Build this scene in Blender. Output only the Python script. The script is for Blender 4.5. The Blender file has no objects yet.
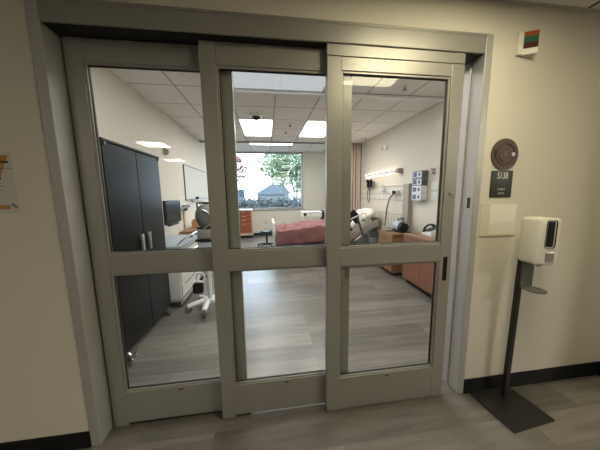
import bpy, bmesh, math, random
from mathutils import Vector, Matrix
random.seed(7)
C = bpy.context.scene.collection
sc = bpy.context.scene
PI = math.pi

# ------------------------------------------------------------------ materials
def mat(name, col, rough=.5, metal=0., noise=None, bump=None, spec=.5, emit=None, coat=0.):
    """procedural material; noise=(scale, amount[, stretch xyz]); bump=(scale, strength)"""
    m = bpy.data.materials.new(name); m.use_nodes = True
    nt = m.node_tree; N = nt.nodes; L = nt.links
    b = N['Principled BSDF']
    b.inputs['Base Color'].default_value = (*col, 1)
    b.inputs['Roughness'].default_value = rough
    b.inputs['Metallic'].default_value = metal
    b.inputs['Specular IOR Level'].default_value = spec
    b.inputs['Coat Weight'].default_value = coat
    if emit:
        b.inputs['Emission Color'].default_value = (*emit[0], 1)
        b.inputs['Emission Strength'].default_value = emit[1]
    tc = N.new('ShaderNodeTexCoord')
    if noise:
        mp = N.new('ShaderNodeMapping'); L.new(tc.outputs['Object'], mp.inputs[0])
        if len(noise) > 2: mp.inputs['Scale'].default_value = noise[2]
        n = N.new('ShaderNodeTexNoise'); n.inputs['Scale'].default_value = noise[0]; n.inputs['Detail'].default_value = 4
        L.new(mp.outputs[0], n.inputs['Vector'])
        r = N.new('ShaderNodeMix'); r.data_type = 'RGBA'
        a = noise[1]
        r.inputs[6].default_value = (*[c*(1-a) for c in col], 1)
        r.inputs[7].default_value = (*[min(1, c*(1+a)) for c in col], 1)
        L.new(n.outputs['Fac'], r.inputs[0]); L.new(r.outputs[2], b.inputs['Base Color'])
    if bump:
        n2 = N.new('ShaderNodeTexNoise'); n2.inputs['Scale'].default_value = bump[0]
        L.new(tc.outputs['Object'], n2.inputs['Vector'])
        bp = N.new('ShaderNodeBump'); bp.inputs['Strength'].default_value = bump[1]; bp.inputs['Distance'].default_value = .01
        L.new(n2.outputs['Fac'], bp.inputs['Height']); L.new(bp.outputs[0], b.inputs['Normal'])
    return m

def glow(name, col, s):
    m = bpy.data.materials.new(name); m.use_nodes = True
    N = m.node_tree.nodes; N.clear()
    o = N.new('ShaderNodeOutputMaterial'); e = N.new('ShaderNodeEmission')
    e.inputs[0].default_value = (*col, 1); e.inputs[1].default_value = s
    m.node_tree.links.new(e.outputs[0], o.inputs[0])
    return m

def pane_mat(name, tint=(.97, .985, .975), refl=.5):
    m = bpy.data.materials.new(name); m.use_nodes = True
    N = m.node_tree.nodes; L = m.node_tree.links; N.clear()
    o = N.new('ShaderNodeOutputMaterial'); t = N.new('ShaderNodeBsdfTransparent'); g = N.new('ShaderNodeBsdfGlossy')
    t.inputs[0].default_value = (*tint, 1); g.inputs['Roughness'].default_value = .0
    # Schlick reflectance that is the same from both faces of the pane
    ge = N.new('ShaderNodeNewGeometry'); dp = N.new('ShaderNodeVectorMath'); dp.operation = 'DOT_PRODUCT'
    L.new(ge.outputs['Normal'], dp.inputs[0]); L.new(ge.outputs['Incoming'], dp.inputs[1])
    def mth(op, a, b=None, c=None):
        n = N.new('ShaderNodeMath'); n.operation = op
        for i, x in enumerate((a, b, c)):
            if x is None: continue
            if isinstance(x, (int, float)): n.inputs[i].default_value = x
            else: L.new(x, n.inputs[i])
        return n.outputs[0]
    k = mth('POWER', mth('SUBTRACT', 1.0, mth('ABSOLUTE', dp.outputs['Value'])), 5.0)
    mx = N.new('ShaderNodeMixShader')
    L.new(mth('MULTIPLY', mth('MULTIPLY_ADD', k, .96, .04), refl), mx.inputs[0])
    L.new(t.outputs[0], mx.inputs[1]); L.new(g.outputs[0], mx.inputs[2]); L.new(mx.outputs[0], o.inputs[0])
    return m

def plank_mat():
    m = bpy.data.materials.new('vinyl_plank'); m.use_nodes = True
    N = m.node_tree.nodes; L = m.node_tree.links; b = N['Principled BSDF']
    tc = N.new('ShaderNodeTexCoord'); mp = N.new('ShaderNodeMapping'); L.new(tc.outputs['Object'], mp.inputs[0])
    mp.inputs['Location'].default_value = (.37, .03, 0)
    br = N.new('ShaderNodeTexBrick'); L.new(mp.outputs[0], br.inputs[0])
    br.inputs['Scale'].default_value = 1; br.inputs['Brick Width'].default_value = 1.22; br.inputs['Row Height'].default_value = .19
    br.inputs['Mortar Size'].default_value = .0012; br.offset = .37; br.inputs['Bias'].default_value = 0
    br.inputs['Color1'].default_value = (.02, .02, .02, 1); br.inputs['Color2'].default_value = (.98, .98, .98, 1); br.inputs['Mortar'].default_value = (.1, .1, .1, 1)
    m2 = N.new('ShaderNodeMapping'); m2.inputs['Scale'].default_value = (.9, 9, 1); L.new(tc.outputs['Object'], m2.inputs[0])
    # shift the grain from plank to plank
    ad = N.new('ShaderNodeVectorMath'); ad.operation = 'MULTIPLY_ADD'; ad.inputs[1].default_value = (7, 5, 3)
    L.new(br.outputs['Color'], ad.inputs[0]); L.new(m2.outputs[0], ad.inputs[2])
    n = N.new('ShaderNodeTexNoise'); n.inputs['Scale'].default_value = 2.2; n.inputs['Detail'].default_value = 6; n.inputs['Roughness'].default_value = .6
    L.new(ad.outputs[0], n.inputs['Vector'])
    mul = N.new('ShaderNodeMath'); mul.operation = 'MULTIPLY_ADD'; mul.inputs[1].default_value = .40; 
    L.new(br.outputs['Color'], mul.inputs[0]); 
    mm = N.new('ShaderNodeMath'); mm.operation = 'MULTIPLY'; mm.inputs[1].default_value = .84; L.new(n.outputs['Fac'], mm.inputs[0])
    L.new(mm.outputs[0], mul.inputs[2])
    cr = N.new('ShaderNodeValToRGB'); L.new(mul.outputs[0], cr.inputs[0])
    e = cr.color_ramp.elements
    e[0].position = .28; e[0].color = (.085, .077, .068, 1); e[1].position = .9; e[1].color = (.25, .23, .207, 1)
    k = cr.color_ramp.elements.new(.58); k.color = (.155, .142, .126, 1)
    mx = N.new('ShaderNodeMix'); mx.data_type = 'RGBA'; mx.inputs[7].default_value = (.14, .12, .1, 1)
    L.new(br.outputs['Fac'], mx.inputs[0]); L.new(cr.outputs[0], mx.inputs[6]); L.new(mx.outputs[2], b.inputs['Base Color'])
    b.inputs['Roughness'].default_value = .32; b.inputs['Specular IOR Level'].default_value = .6
    bp = N.new('ShaderNodeBump'); bp.inputs['Strength'].default_value = .05; bp.inputs['Distance'].default_value = .004
    L.new(n.outputs['Fac'], bp.inputs['Height']); L.new(bp.outputs[0], b.inputs['Normal'])
    return m

def tile_mat(ox, oy, name, gap=(.44, .43, .42, 1)):
    m = bpy.data.materials.new(name); m.use_nodes = True
    N = m.node_tree.nodes; L = m.node_tree.links; b = N['Principled BSDF']
    tc = N.new('ShaderNodeTexCoord'); mp = N.new('ShaderNodeMapping'); L.new(tc.outputs['Object'], mp.inputs[0])
    mp.inputs['Location'].default_value = (-ox, -oy, 0)
    br = N.new('ShaderNodeTexBrick'); L.new(mp.outputs[0], br.inputs[0]); br.offset = 0
    br.inputs['Scale'].default_value = 1; br.inputs['Brick Width'].default_value = .61; br.inputs['Row Height'].default_value = .61
    br.inputs['Mortar Size'].default_value = .011; br.inputs['Mortar Smooth'].default_value = .1
    br.inputs['Color1'].default_value = (.86, .85, .83, 1); br.inputs['Color2'].default_value = (.84, .83, .81, 1); br.inputs['Mortar'].default_value = gap
    n = N.new('ShaderNodeTexNoise'); n.inputs['Scale'].default_value = 90; L.new(tc.outputs['Object'], n.inputs['Vector'])
    mx = N.new('ShaderNodeMix'); mx.data_type = 'RGBA'; mx.blend_type = 'MULTIPLY'; mx.inputs[0].default_value = .25
    L.new(br.outputs['Color'], mx.inputs[6]); L.new(n.outputs['Color'], mx.inputs[7])
    L.new(br.outputs['Color'], b.inputs['Base Color'])
    bp = N.new('ShaderNodeBump'); bp.inputs['Strength'].default_value = .2; bp.inputs['Distance'].default_value = .004
    L.new(n.outputs['Fac'], bp.inputs['Height']); L.new(bp.outputs[0], b.inputs['Normal'])
    b.inputs['Roughness'].default_value = .9
    return m

M = dict(
 wall=mat('wall_paint', (.69, .655, .575), .75, noise=(3, .02), bump=(260, .06), spec=.3),
 base=mat('black_vinyl_base', (.008, .008, .009), .5, spec=.25),
 alu=mat('champagne_aluminium', (.325, .318, .298), .38, .3, noise=(6, .03, (1, 1, .2)), bump=(500, .02)),
 jamb=mat('grey_aluminium', (.46, .455, .45), .38, .3, noise=(6, .03, (1, 1, .2))),
 gasket=mat('black_gasket', (.01, .01, .01), .6),
 pane=pane_mat('clear_glass'), winpane=pane_mat('window_glass', (.94, .97, 1.0)),
 plank=plank_mat(), tile=tile_mat(.155, 1.84, 'ceiling_tile'), tile2=tile_mat(2.0, -.20, 'corridor_ceiling_tile', (.07, .065, .06, 1)),
 white=mat('white_plastic', (.78, .76, .70), .4, noise=(8, .02)),
 coolwhite=mat('white_enamel', (.80, .81, .82), .35, noise=(8, .02)),
 black=mat('black_plastic', (.011, .011, .012), .4, noise=(10, .1), spec=.22),
 blackmetal=mat('black_powder_coat', (.022, .021, .020), .38, .2, noise=(30, .1), bump=(300, .05)),
 grey=mat('grey_plastic', (.32, .32, .31), .5, noise=(8, .05)),
 darkgrey=mat('dark_grey_plastic', (.10, .105, .105), .45, noise=(8, .08)),
 chrome=mat('chrome', (.75, .75, .76), .18, 1.0, noise=(6, .02)),
 satin=mat('satin_metal', (.62, .61, .58), .3, .9, noise=(6, .03)),
 cab=mat('black_laminate', (.006, .0068, .0072), .3, noise=(5, .15, (3, 3, .6)), spec=.16),
 wood=mat('maple_laminate', (.27, .15, .075), .42, noise=(5, .22, (4, 4, .5))),
 wood2=mat('cherry_laminate', (.24, .10, .06), .42, noise=(5, .18, (4, 4, .5))),
 orange=mat('orange_red_laminate', (.30, .075, .033), .4, noise=(5, .1, (4, 4, .5))),
 beige=mat('beige_laminate', (.55, .46, .36), .5, noise=(5, .06)),
 panel=mat('headwall_panel', (.70, .645, .56), .5, noise=(4, .03)),
 post=mat('headwall_post', (.36, .31, .26), .5, noise=(4, .05)),
 blanket=mat('pink_blanket', (.25, .118, .12), .9, noise=(25, .15), bump=(60, .3), spec=.2),
 sheet=mat('white_sheet', (.80, .77, .74), .85, noise=(12, .04), bump=(40, .3), spec=.2),
 bedgrey=mat('bed_plastic', (.40, .365, .325), .5, noise=(6, .05)),
 bedblue=mat('blue_grey_metal', (.30, .38, .42), .45, .2, noise=(8, .1)),
 teal=mat('teal_vinyl', (.010, .032, .032), .2, noise=(8, .1)),
 curtain=mat('beige_curtain', (.72, .65, .56), .9, noise=(9, .05, (6, 6, .3)), spec=.1),
 stripe=mat('brown_stripe', (.24, .10, .055), .9, noise=(9, .1), spec=.1),
 brown=mat('brown_plaque', (.075, .04, .033), .45, noise=(20, .1)),
 brown2=mat('brown_plaque_rim', (.05, .028, .024), .5, noise=(20, .1)),
 slate=mat('slate_sign', (.035, .042, .040), .45, noise=(20, .08)),
 letter=mat('pale_lettering', (.72, .70, .64), .5, noise=(20, .02)),
 red=mat('dark_red_lens', (.06, .008, .008), .3), green=mat('green_lens', (.012, .10, .065), .3), amber=mat('amber_lens', (.28, .065, .01), .3),
 paper=mat('paper', (.84, .82, .74), .8, noise=(10, .02)),
 acrylic=mat('clear_acrylic_sleeve', (.68, .63, .51), .3, noise=(6, .02)),
 poster=mat('poster_paper', (.60, .58, .52), .6, noise=(10, .03)),
 porange=mat('poster_orange', (.48, .23, .055), .6, noise=(12, .1)),
 pbrown=mat('poster_brown', (.07, .035, .02), .6), pgrey=mat('poster_grey', (.22, .21, .2), .6),
 screen=mat('black_screen', (.008, .008, .009), .2, noise=(4, .1), spec=.2),
 board=mat('whiteboard_enamel', (.60, .58, .53), .55, noise=(3, .01), spec=.12),
 orangebox=mat('orange_plastic', (.52, .27, .13), .5, noise=(8, .08)),
 bluebox=mat('blue_print', (.05, .075, .21), .5, noise=(14, .25)),
 whitebox=mat('white_carton', (.76, .77, .80), .6, noise=(10, .03)),
 hose=mat('dark_hose', (.06, .045, .06), .4),
 greymachine=mat('blue_grey_plastic', (.20, .225, .22), .4, noise=(8, .1)),
 lightblue=mat('pale_blue_enamel', (.46, .53, .60), .4, noise=(8, .05)),
 pavement=mat('pavement', (.13, .13, .13), .9, noise=(3, .1)),
 leaf=mat('green_leaves', (.15, .20, .10), .7, noise=(4, .35)),
 leafd=mat('hedge_leaves', (.085, .10, .10), .7, noise=(5, .5)),
 bark=mat('pale_bark', (.16, .15, .13), .8, noise=(12, .3, (1, 1, .3))),
 flower=mat('pink_flowers', (.16, .05, .07), .8, noise=(6, .3)),
 roof=mat('blue_grey_roof', (.075, .092, .105), .8, noise=(6, .1)),
 render=mat('pale_render', (.16, .165, .17), .9, noise=(4, .05)),
 kiosk=mat('blue_panel', (.025, .045, .07), .8, noise=(4, .1)),
 lampwarm=glow('warm_light_lens', (1, .89, .58), 5.2),
 lampbed=glow('bed_light_lens', (1, .86, .66), .75),
 troffer=glow('room_light_lens', (1, .96, .91), 3.8),
 cool=glow('cool_light_lens', (.93, .96, 1.0), .15),
 corr=glow('corridor_light_lens', (1, .93, .76), 12),
)

# ------------------------------------------------------------------ geometry helper
class B:
    def __init__(s): s.bm = bmesh.new()
    def _x(s, vs, rot=None, loc=None):
        if rot is not None: bmesh.ops.transform(s.bm, matrix=rot, verts=vs)
        if loc is not None: bmesh.ops.translate(s.bm, vec=Vector(loc), verts=vs)
    def box(s, x0, x1, y0, y1, z0, z1, bev=0., seg=2, rot=None, pivot=None):
        r = bmesh.ops.create_cube(s.bm, size=1); vs = r['verts']
        c = Vector(((x0+x1)/2, (y0+y1)/2, (z0+z1)/2))
        for v in vs: v.co = Vector((v.co.x*abs(x1-x0), v.co.y*abs(y1-y0), v.co.z*abs(z1-z0))) + c
        if bev > 0:
            es = list({e for v in vs for e in v.link_edges})
            r = bmesh.ops.bevel(s.bm, geom=es, offset=bev, segments=seg, affect='EDGES', profile=.5)
            vs = list({v for f in r['faces'] for v in f.verts} | {v for v in vs if v.is_valid})
            vs = s._island(vs[0])
        if rot is not None:
            p = Vector(pivot) if pivot is not None else c
            bmesh.ops.transform(s.bm, matrix=Matrix.Translation(p) @ rot.to_4x4() @ Matrix.Translation(-p), verts=vs)
        return s
    def _island(s, v0):
        seen = {v0}; st = [v0]
        while st:
            v = st.pop()
            for e in v.link_edges:
                w = e.other_vert(v)
                if w not in seen: seen.add(w); st.append(w)
        return list(seen)
    def cyl(s, p0, p1, r0, r1=None, n=20, caps=True):
        p0 = Vector(p0); p1 = Vector(p1); d = p1-p0
        q = d.to_track_quat('Z', 'Y').to_matrix().to_4x4()
        bmesh.ops.create_cone(s.bm, cap_ends=caps, segments=n, radius1=r0, radius2=r0 if r1 is None else r1, depth=d.length, matrix=Matrix.Translation((p0+p1)/2) @ q)
        return s
    def sph(s, c, r, sc_=(1, 1, 1), n=16):
        bmesh.ops.create_uvsphere(s.bm, u_segments=n, v_segments=n//2+2, radius=r, matrix=Matrix.Translation(c) @ Matrix.Diagonal((*sc_, 1)))
        return s
    def tube(s, pts, r, n=8):
        pts = [Vector(p) for p in pts]; rings = []
        up = Vector((.13, .31, .94))
        for i, p in enumerate(pts):
            t = (pts[min(i+1, len(pts)-1)] - pts[max(i-1, 0)]).normalized()
            a = t.cross(up)
            if a.length < 1e-3: a = t.cross(Vector((1, 0, 0)))
            a.normalize(); b = t.cross(a)
            rr = r[i] if isinstance(r, (list, tuple)) else r
            rings.append([s.bm.verts.new(p + rr*(math.cos(2*PI*k/n)*a + math.sin(2*PI*k/n)*b)) for k in range(n)])
        for A, D in zip(rings, rings[1:]):
            for k in range(n): s.bm.faces.new((A[k], A[(k+1) % n], D[(k+1) % n], D[k]))
        s.bm.faces.new(rings[0][::-1]); s.bm.faces.new(rings[-1])
        return s
    def prism(s, poly, z0, z1, axis='z'):
        """extrude a 2D polygon; axis z: (x,y); axis y: (x,z); axis x: (y,z)"""
        def P(p, t):
            return {'z': (p[0], p[1], t), 'y': (p[0], t, p[1]), 'x': (t, p[0], p[1])}[axis]
        a = [s.bm.verts.new(P(p, z0)) for p in poly]; b = [s.bm.verts.new(P(p, z1)) for p in poly]
        s.bm.faces.new(a); s.bm.faces.new(b[::-1]); n = len(poly)
        for i in range(n): s.bm.faces.new((a[i], b[i], b[(i+1) % n], a[(i+1) % n]))
        return s
    def lathe(s, prof, c=(0, 0, 0), n=24):
        rings = []
        for r, z in prof:
            rings.append([s.bm.verts.new((c[0]+max(r, 1e-4)*math.cos(2*PI*k/n), c[1]+max(r, 1e-4)*math.sin(2*PI*k/n), c[2]+z)) for k in range(n)])
        for A, D in zip(rings, rings[1:]):
            for k in range(n): s.bm.faces.new((A[k], A[(k+1) % n], D[(k+1) % n], D[k]))
        s.bm.faces.new(rings[0][::-1]); s.bm.faces.new(rings[-1])
        return s
    def grid(s, f, nu, nv):
        V = [[s.bm.verts.new(f(i/nu, j/nv)) for j in range(nv+1)] for i in range(nu+1)]
        for i in range(nu):
            for j in range(nv): s.bm.faces.new((V[i][j], V[i+1][j], V[i+1][j+1], V[i][j+1]))
        return s
    def build(s, name, m, parent=None, smooth=False, label=None, solid=None, shift=None):
        bmesh.ops.recalc_face_normals(s.bm, faces=s.bm.faces)
        if shift: bmesh.ops.translate(s.bm, vec=Vector(shift), verts=s.bm.verts)
        me = bpy.data.meshes.new(name); s.bm.to_mesh(me); s.bm.free()
        me.materials.append(m)
        if smooth:
            for p in me.polygons: p.use_smooth = True
            me.set_sharp_from_angle(angle=math.radians(40))
        o = bpy.data.objects.new(name, me); C.objects.link(o)
        if parent: o.parent = parent
        if label: o['label'] = label
        if solid:
            md = o.modifiers.new('thickness', 'SOLIDIFY'); md.thickness = solid; md.offset = 0
        return o

def thing(name, label, cat, loc=(0, 0, 0), rz=0, group=None, kind=None):
    o = bpy.data.objects.new(name, None); C.objects.link(o)
    o.empty_display_size = .1
    o.location = loc; o.rotation_euler = (0, 0, rz)
    o['label'] = label; o['category'] = cat
    if group: o['group'] = group
    if kind: o['kind'] = kind
    return o
def tag(o, label, cat, group=None, kind=None):
    o['label'] = label; o['category'] = cat
    if group: o['group'] = group
    if kind: o['kind'] = kind
    return o
def struct(o, label, cat):
    o['label'] = label; o['category'] = cat; o['kind'] = 'structure'; return o
def copy_tree(o, parent=None):
    c = o.copy(); C.objects.link(c)
    if parent: c.parent = parent
    for ch in list(o.children): copy_tree(ch, c)
    return c
def text(body, size, name, m, parent, loc, width=None):
    cu = bpy.data.curves.new(name, 'FONT'); cu.body = body; cu.size = size; cu.align_x = 'CENTER'; cu.align_y = 'CENTER'; cu.extrude = .0008
    t = bpy.data.objects.new(name+'_tmp', cu); C.objects.link(t)
    dg = bpy.context.evaluated_depsgraph_get(); dg.update()
    me = bpy.data.meshes.new_from_object(t.evaluated_get(dg)); bpy.data.objects.remove(t)
    me.name = name; me.materials.clear(); me.materials.append(m)
    if width:
        w = max(v.co.x for v in me.vertices) - min(v.co.x for v in me.vertices)
        for v in me.vertices: v.co.x *= width/w
    o = bpy.data.objects.new(name, me); C.objects.link(o); o.parent = parent
    o.location = loc; o.rotation_euler = (PI/2, 0, 0)
    return o

# ------------------------------------------------------------------ the shell
XL, XR, YB, H = -1.60, 2.594, 7.0, 2.783      # patient room
CZ, CX = 2.575, 2.575                          # corridor ceiling, corridor right wall
FL, FR, FT = -1.078, 1.375, 2.395              # outside of the door trim
T = .2                                         # wall thickness

struct(B().box(-7.2, 7.2, -9.2, YB+.2, -.1, 0).build('floor', M['plank']), 'grey brown wood plank vinyl floor of corridor and patient room', 'floor')
struct(B().box(XL-.15, XR+.15, T, 5.0, H, H+.12).build('ceiling', M['tile']), 'white tiled ceiling of the patient room', 'ceiling')
struct(B().box(XL-.15, XR+.15, 5.0, YB+.2, 2.90, 3.02).build('ceiling', M['tile']), 'white tiled ceiling beside the window at the far end', 'ceiling')
struct(B().box(-7.2, 7.2, -9.2, 0, CZ, CZ+.12).build('ceiling', M['tile2']), 'white tiled ceiling of the corridor outside the sliding doors', 'ceiling')
struct(B().box(-7.2, FL+.01, 0, T, 0, 3.0).build('wall_front_left', M['wall']), 'cream corridor wall left of the sliding doors', 'wall')
struct(B().box(FR-.01, 7.2, 0, T, 0, 3.0).build('wall_front_right', M['wall']), 'cream corridor wall right of the sliding doors', 'wall')
struct(B().box(FL+.01, FR-.01, 0, T, FT-.01, 3.0).build('wall_front', M['wall']), 'cream corridor wall above the sliding door header', 'wall')
struct(B().box(XL-.15, XL, T, YB, 0, 3.0).build('wall_left', M['wall']), 'cream left wall of the patient room behind the black cabinet', 'wall')
struct(B().box(XR, XR+.15, T, YB, 0, 3.0).build('wall_right', M['wall']), 'cream right wall of the patient room behind the bed head', 'wall')
WX0, WX1, WZ0, WZ1 = -1.35, 1.28, .925, 2.885
struct(B().box(XL-.15, WX0, YB, YB+.2, 0, 3.0).box(WX1, XR+.15, YB, YB+.2, 0, 3.0).box(WX0, WX1, YB, YB+.2, 0, WZ0).box(WX0, WX1, YB, YB+.2, WZ1, 3.0)
       .build('wall_back', M['wall']), 'cream far wall around the big window', 'wall')
struct(B().box(CX, CX+.2, -.5, 0, 0, 3.0).build('wall_corridor_right', M['wall']), 'cream corridor wall at the right edge of the photo', 'wall')
struct(B().box(-7.2, 7.2, -9.4, -9.2, 0, 3.0).build('wall_corridor_back', M['wall']), 'cream wall at the far side of the corridor', 'wall')
struct(B().box(7.2, 7.4, -9.4, .2, 0, 3.0).build('wall_corridor_end', M['wall']), 'cream wall at the far right end of the corridor', 'wall')
struct(B().box(-7.4, -7.2, -9.4, .2, 0, 3.0).build('wall_corridor_left', M['wall']), 'cream wall at the left end of the corridor', 'wall')
struct(B().box(-7.2, FL, -.012, .0, 0, .104, .004).build('baseboard_left', M['base']), 'black vinyl baseboard left of the sliding doors', 'baseboard')
struct(B().box(FR, CX, -.012, .0, 0, .112, .004).build('baseboard_right', M['base']), 'black vinyl baseboard behind the sanitizer stand', 'baseboard')
struct(B().box(CX-.012, CX, -.5, -.012, 0, .112, .004).build('baseboard_corridor', M['base']), 'black vinyl baseboard on the wall at the right edge', 'baseboard')
struct(B().box(XL, XR, YB-.012, YB, 0, .10, .004).build('baseboard_back', M['base']), 'black vinyl baseboard under the window', 'baseboard')
struct(B().box(XR-.012, XR, T, YB-.012, 0, .10, .004).build('baseboard_room_right', M['base']), 'black vinyl baseboard along the patient room right wall', 'baseboard')
struct(B().box(XL, XL+.012, T, YB-.012, 0, .10, .004).build('baseboard_room_left', M['base']), 'black vinyl baseboard along the patient room left wall', 'baseboard')
# corridor ceiling edge and tee
struct(B().box(FL-6, CX, -.02, 0, CZ-.004, CZ, 0).build('trim_1', mat('ceiling_angle', (.52, .5, .46), .6, noise=(6, .03))), 'pale angle trim where corridor wall meets ceiling', 'trim')

# window
w = thing('window_1', 'big window with grey frame looking out on trees and hedge', 'window', (0, YB, 0), kind='structure')
fw = .05
B().box(WX0, WX0+fw, .03, .11, WZ0, WZ1).box(WX1-fw, WX1, .03, .11, WZ0, WZ1).box(WX0+fw, WX1-fw, .03, .11, WZ0, WZ0+fw).box(WX0+fw, WX1-fw, .03, .11, WZ1-fw, WZ1).build('window_frame', M['grey'], w)
B().box(WX0-.02, WX1+.02, -.035, .029, WZ0-.03, WZ0, .006).build('window_sill', M['grey'], w)
B().box(WX0+fw, WX1-fw, .066, .072, WZ0+fw, WZ1-fw).build('window_pane', M['winpane'], w)

# ------------------------------------------------------------------ sliding door set
fr = thing('trim_2', 'grey aluminium frame and header around the three sliding glass doors', 'door frame', (0, 0, 0), kind='structure')
ZO = 2.285
B().box(FL, FL+.053, -.006, T+.006, 0, FT, .004).build('jamb', M['jamb'], fr)
B().box(FR-.048, FR, -.006, T+.006, 0, FT, .004).box(FR-.060, FR-.048, .085, T, 0, ZO, .003).build('jamb', M['jamb'], fr)
B().box(FL+.053, FR-.048, -.006, T+.006, ZO, FT, .004).box(FL+.053, FR-.048, -.0085, -.006, FT-.018, FT-.008).build('header', M['alu'], fr)
B().box(FL+.053, FR-.06, .004, .16, ZO-.0015, ZO-.0002).build('track', M['gasket'], fr)  # flat black sheet painting the shade under the header, where the track runs
B().box(FL+.0531, FL+.063, .118, .128, 0.002, ZO-.002).build('gap_shade_strip', M['gasket'], fr)  # black strip standing for the dark gap between jamb and leaf
B().box(FR-.0495, FR-.048, .018, .042, 1.355, 1.425).build('strike_slot', M['gasket'], fr, label='black latch slot in the right jamb')

def leaf(num, x0, x1, y, label, cover=False):
    """one sliding door leaf, front face at y"""
    t = thing('door_%d' % num, label, 'door', (x0, y, 0), kind='structure')
    W = x1-x0; d = .045; s = .084; q = .012; top = 2.222 if cover else 2.283
    B().box(0, s, 0, d, .004, top, .003).build('stile', M['alu'], t)
    B().box(W-s, W, 0, d, .004, top, .003).build('stile', M['alu'], t)
    zb, z1, z2, z3 = .25, 1.0, 1.14, (2.158, 2.152, 2.138)[num-1]
    B().box(s, W-s, .0012, d-.0012, .006 if num == 3 else .022, zb-q, .003).build('bottom_rail', M['alu'], t)
    B().box(s, W-s, .0012, d-.0012, z1+q, z2-q, .003).build('middle_rail', M['alu'], t)
    B().box(s, W-s, .0012, d-.0012, z3+q, top, .003).build('top_rail', M['alu'], t)
    if num == 1: B().box(s, W-s, .012, .034, .002, .0215).build('bottom_strip', M['gasket'], t)  # black strip in the gap under the bottom rail
    if num == 2: B().box(s, s+.10, .012, .034, .002, .0215).build('bottom_strip', M['gasket'], t)
    if cover: B().box(0, W, .001, d, top+.003, ZO-.001, .002).build('hanger_cover', M['alu'], t)
    for a, b in ((zb, z1), (z2, z3)):
        e = s+q
        B().box(s, e, .007, d-.007, a-q, b+q, .002).box(W-e, W-s, .007, d-.007, a-q, b+q, .002).box(e, W-e, .007, d-.007, a-q, a, .002).box(e, W-e, .007, d-.007, b, b+q, .002).build('glazing_bead', M['alu'], t)
        p = B().box(e, W-e, .020, .025, a, b).build('glass_pane', M['pane'], t)
        g = .004
        B().box(e, e+g, .016, .029, a, b).box(W-e-g, W-e, .016, .029, a, b).box(e+g, W-e-g, .016, .029, a, a+g).box(e+g, W-e-g, .016, .029, b-g, b).build('gasket', M['gasket'], p)
    B().box(W*.5-.012, W*.5+.012, -.0004, .002, zb-.036, zb-.028).build('drain_slot', M['gasket'], t)
    return t
leaf(1, -1.014, -.175, .098, 'leftmost sliding glass door leaf, set furthest back')
leaf(2, -.336, .518, .050, 'middle sliding glass door leaf in front of the pink bed')
d3 = leaf(3, .353, 1.203, .002, 'rightmost sliding glass door leaf with black finger pull', cover=True)
B().box(.793, .825, -.0015, .004, .872, 1.038, .003).build('finger_pull', M['black'], d3, label='black recessed finger pull')
B().cyl((.815, .001, 1.458), (.815, -.011, 1.458), .0135, n=24).cyl((.815, -.011, 1.458), (.815, -.014, 1.458), .008, n=20).build('lock_cylinder', M['satin'], d3, True, label='round satin lock cylinder')
B().box(.096, .116, .004, .03, .93, .993, .002).build('guide_clip', M['satin'], d3)

# ------------------------------------------------------------------ corridor wall things
t = thing('room_sign', 'dark slate room number sign reading S138 under the round plaque', 'sign', (1.5235, 0, 1.511))
B().box(-.079, .079, -.007, 0, -.085, .085, .006).build('plate', M['slate'], t, True)
text('S138', .058, 'lettering', M['letter'], t, (.002, -.0072, .052), .078)
text('PATIENT', .019, 'lettering', M['letter'], t, (.002, -.0072, -.035), .055)
text('ROOM', .019, 'lettering', M['letter'], t, (.002, -.0072, -.062), .042)

t = thing('round_plaque', 'round brown dial plaque with white button above the S138 sign', 'plaque', (1.527, 0, 1.70))
Rx = Matrix.Rotation(PI/2, 3, 'X')
def disc(r0, y0, y1, n=48): return B().cyl((0, y0, 0), (0, y1, 0), r0, n=n)
disc(.098, 0, -.008).build('plate', M['brown'], t, True)
B().tube([(.068*math.cos(a), -.0075, .068*math.sin(a)) for a in [k*2*PI/40 for k in range(41)]], .004, 6).build('ring', M['brown2'], t, True)
disc(.047, -.008, -.012).build('dial', M['brown'], t, True)
B().box(-.080, -.058, -.010, -.007, -.030, .030, .002).build('slot', M['gasket'], t)
B().cyl((.057, -.007, .0), (.057, -.012, .0), .013, n=24).build('button', M['letter'], t, True, label='white round button')
B().tube([(.062*math.cos(a), -.009, .062*math.sin(a)) for a in [math.radians(k) for k in range(45, 140, 8)]], .0025, 6).build('arc', M['brown2'], t, True)
text('2', .035, 'numeral', mat('faded_numeral', (.30, .24, .21), .5), t, (.0, -.0122, .002))

t = thing('paper_holder', 'clear flat sleeve holding a blank white paper, under the room sign', 'sign holder', (1.39, 0, 1.166))
B().box(0, .275, -.004, 0, 0, .222, .0015).build('sleeve', M['acrylic'], t)
B().box(.068, .268, -.0052, -.004, .012, .214).build('insert', M['paper'], t, label='blank white paper insert')
B().box(0, .275, -.0075, -.0052, .0, .006).build('lip', M['acrylic'], t)

t = thing('corridor_dome_light', 'small white wall signal light with amber, green and dark red lenses', 'signal light', (1.53, 0, 2.285))
B().box(0, .115, -.02, 0, 0, .125, .004).build('back_plate', M['white'], t)
tri = [(.035, -.02), (.100, -.052), (.115, -.02)]
B().prism(tri, .0, .032).build('housing', M['white'], t)
for z0, z1, mm, nm in ((.033, .066, 'red', 'dark red'), (.067, .097, 'green', 'green'), (.098, .125, 'amber', 'amber')):
    B().prism(tri, z0, z1).build('lens', M[mm], t, label=nm+' signal lens')

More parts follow.
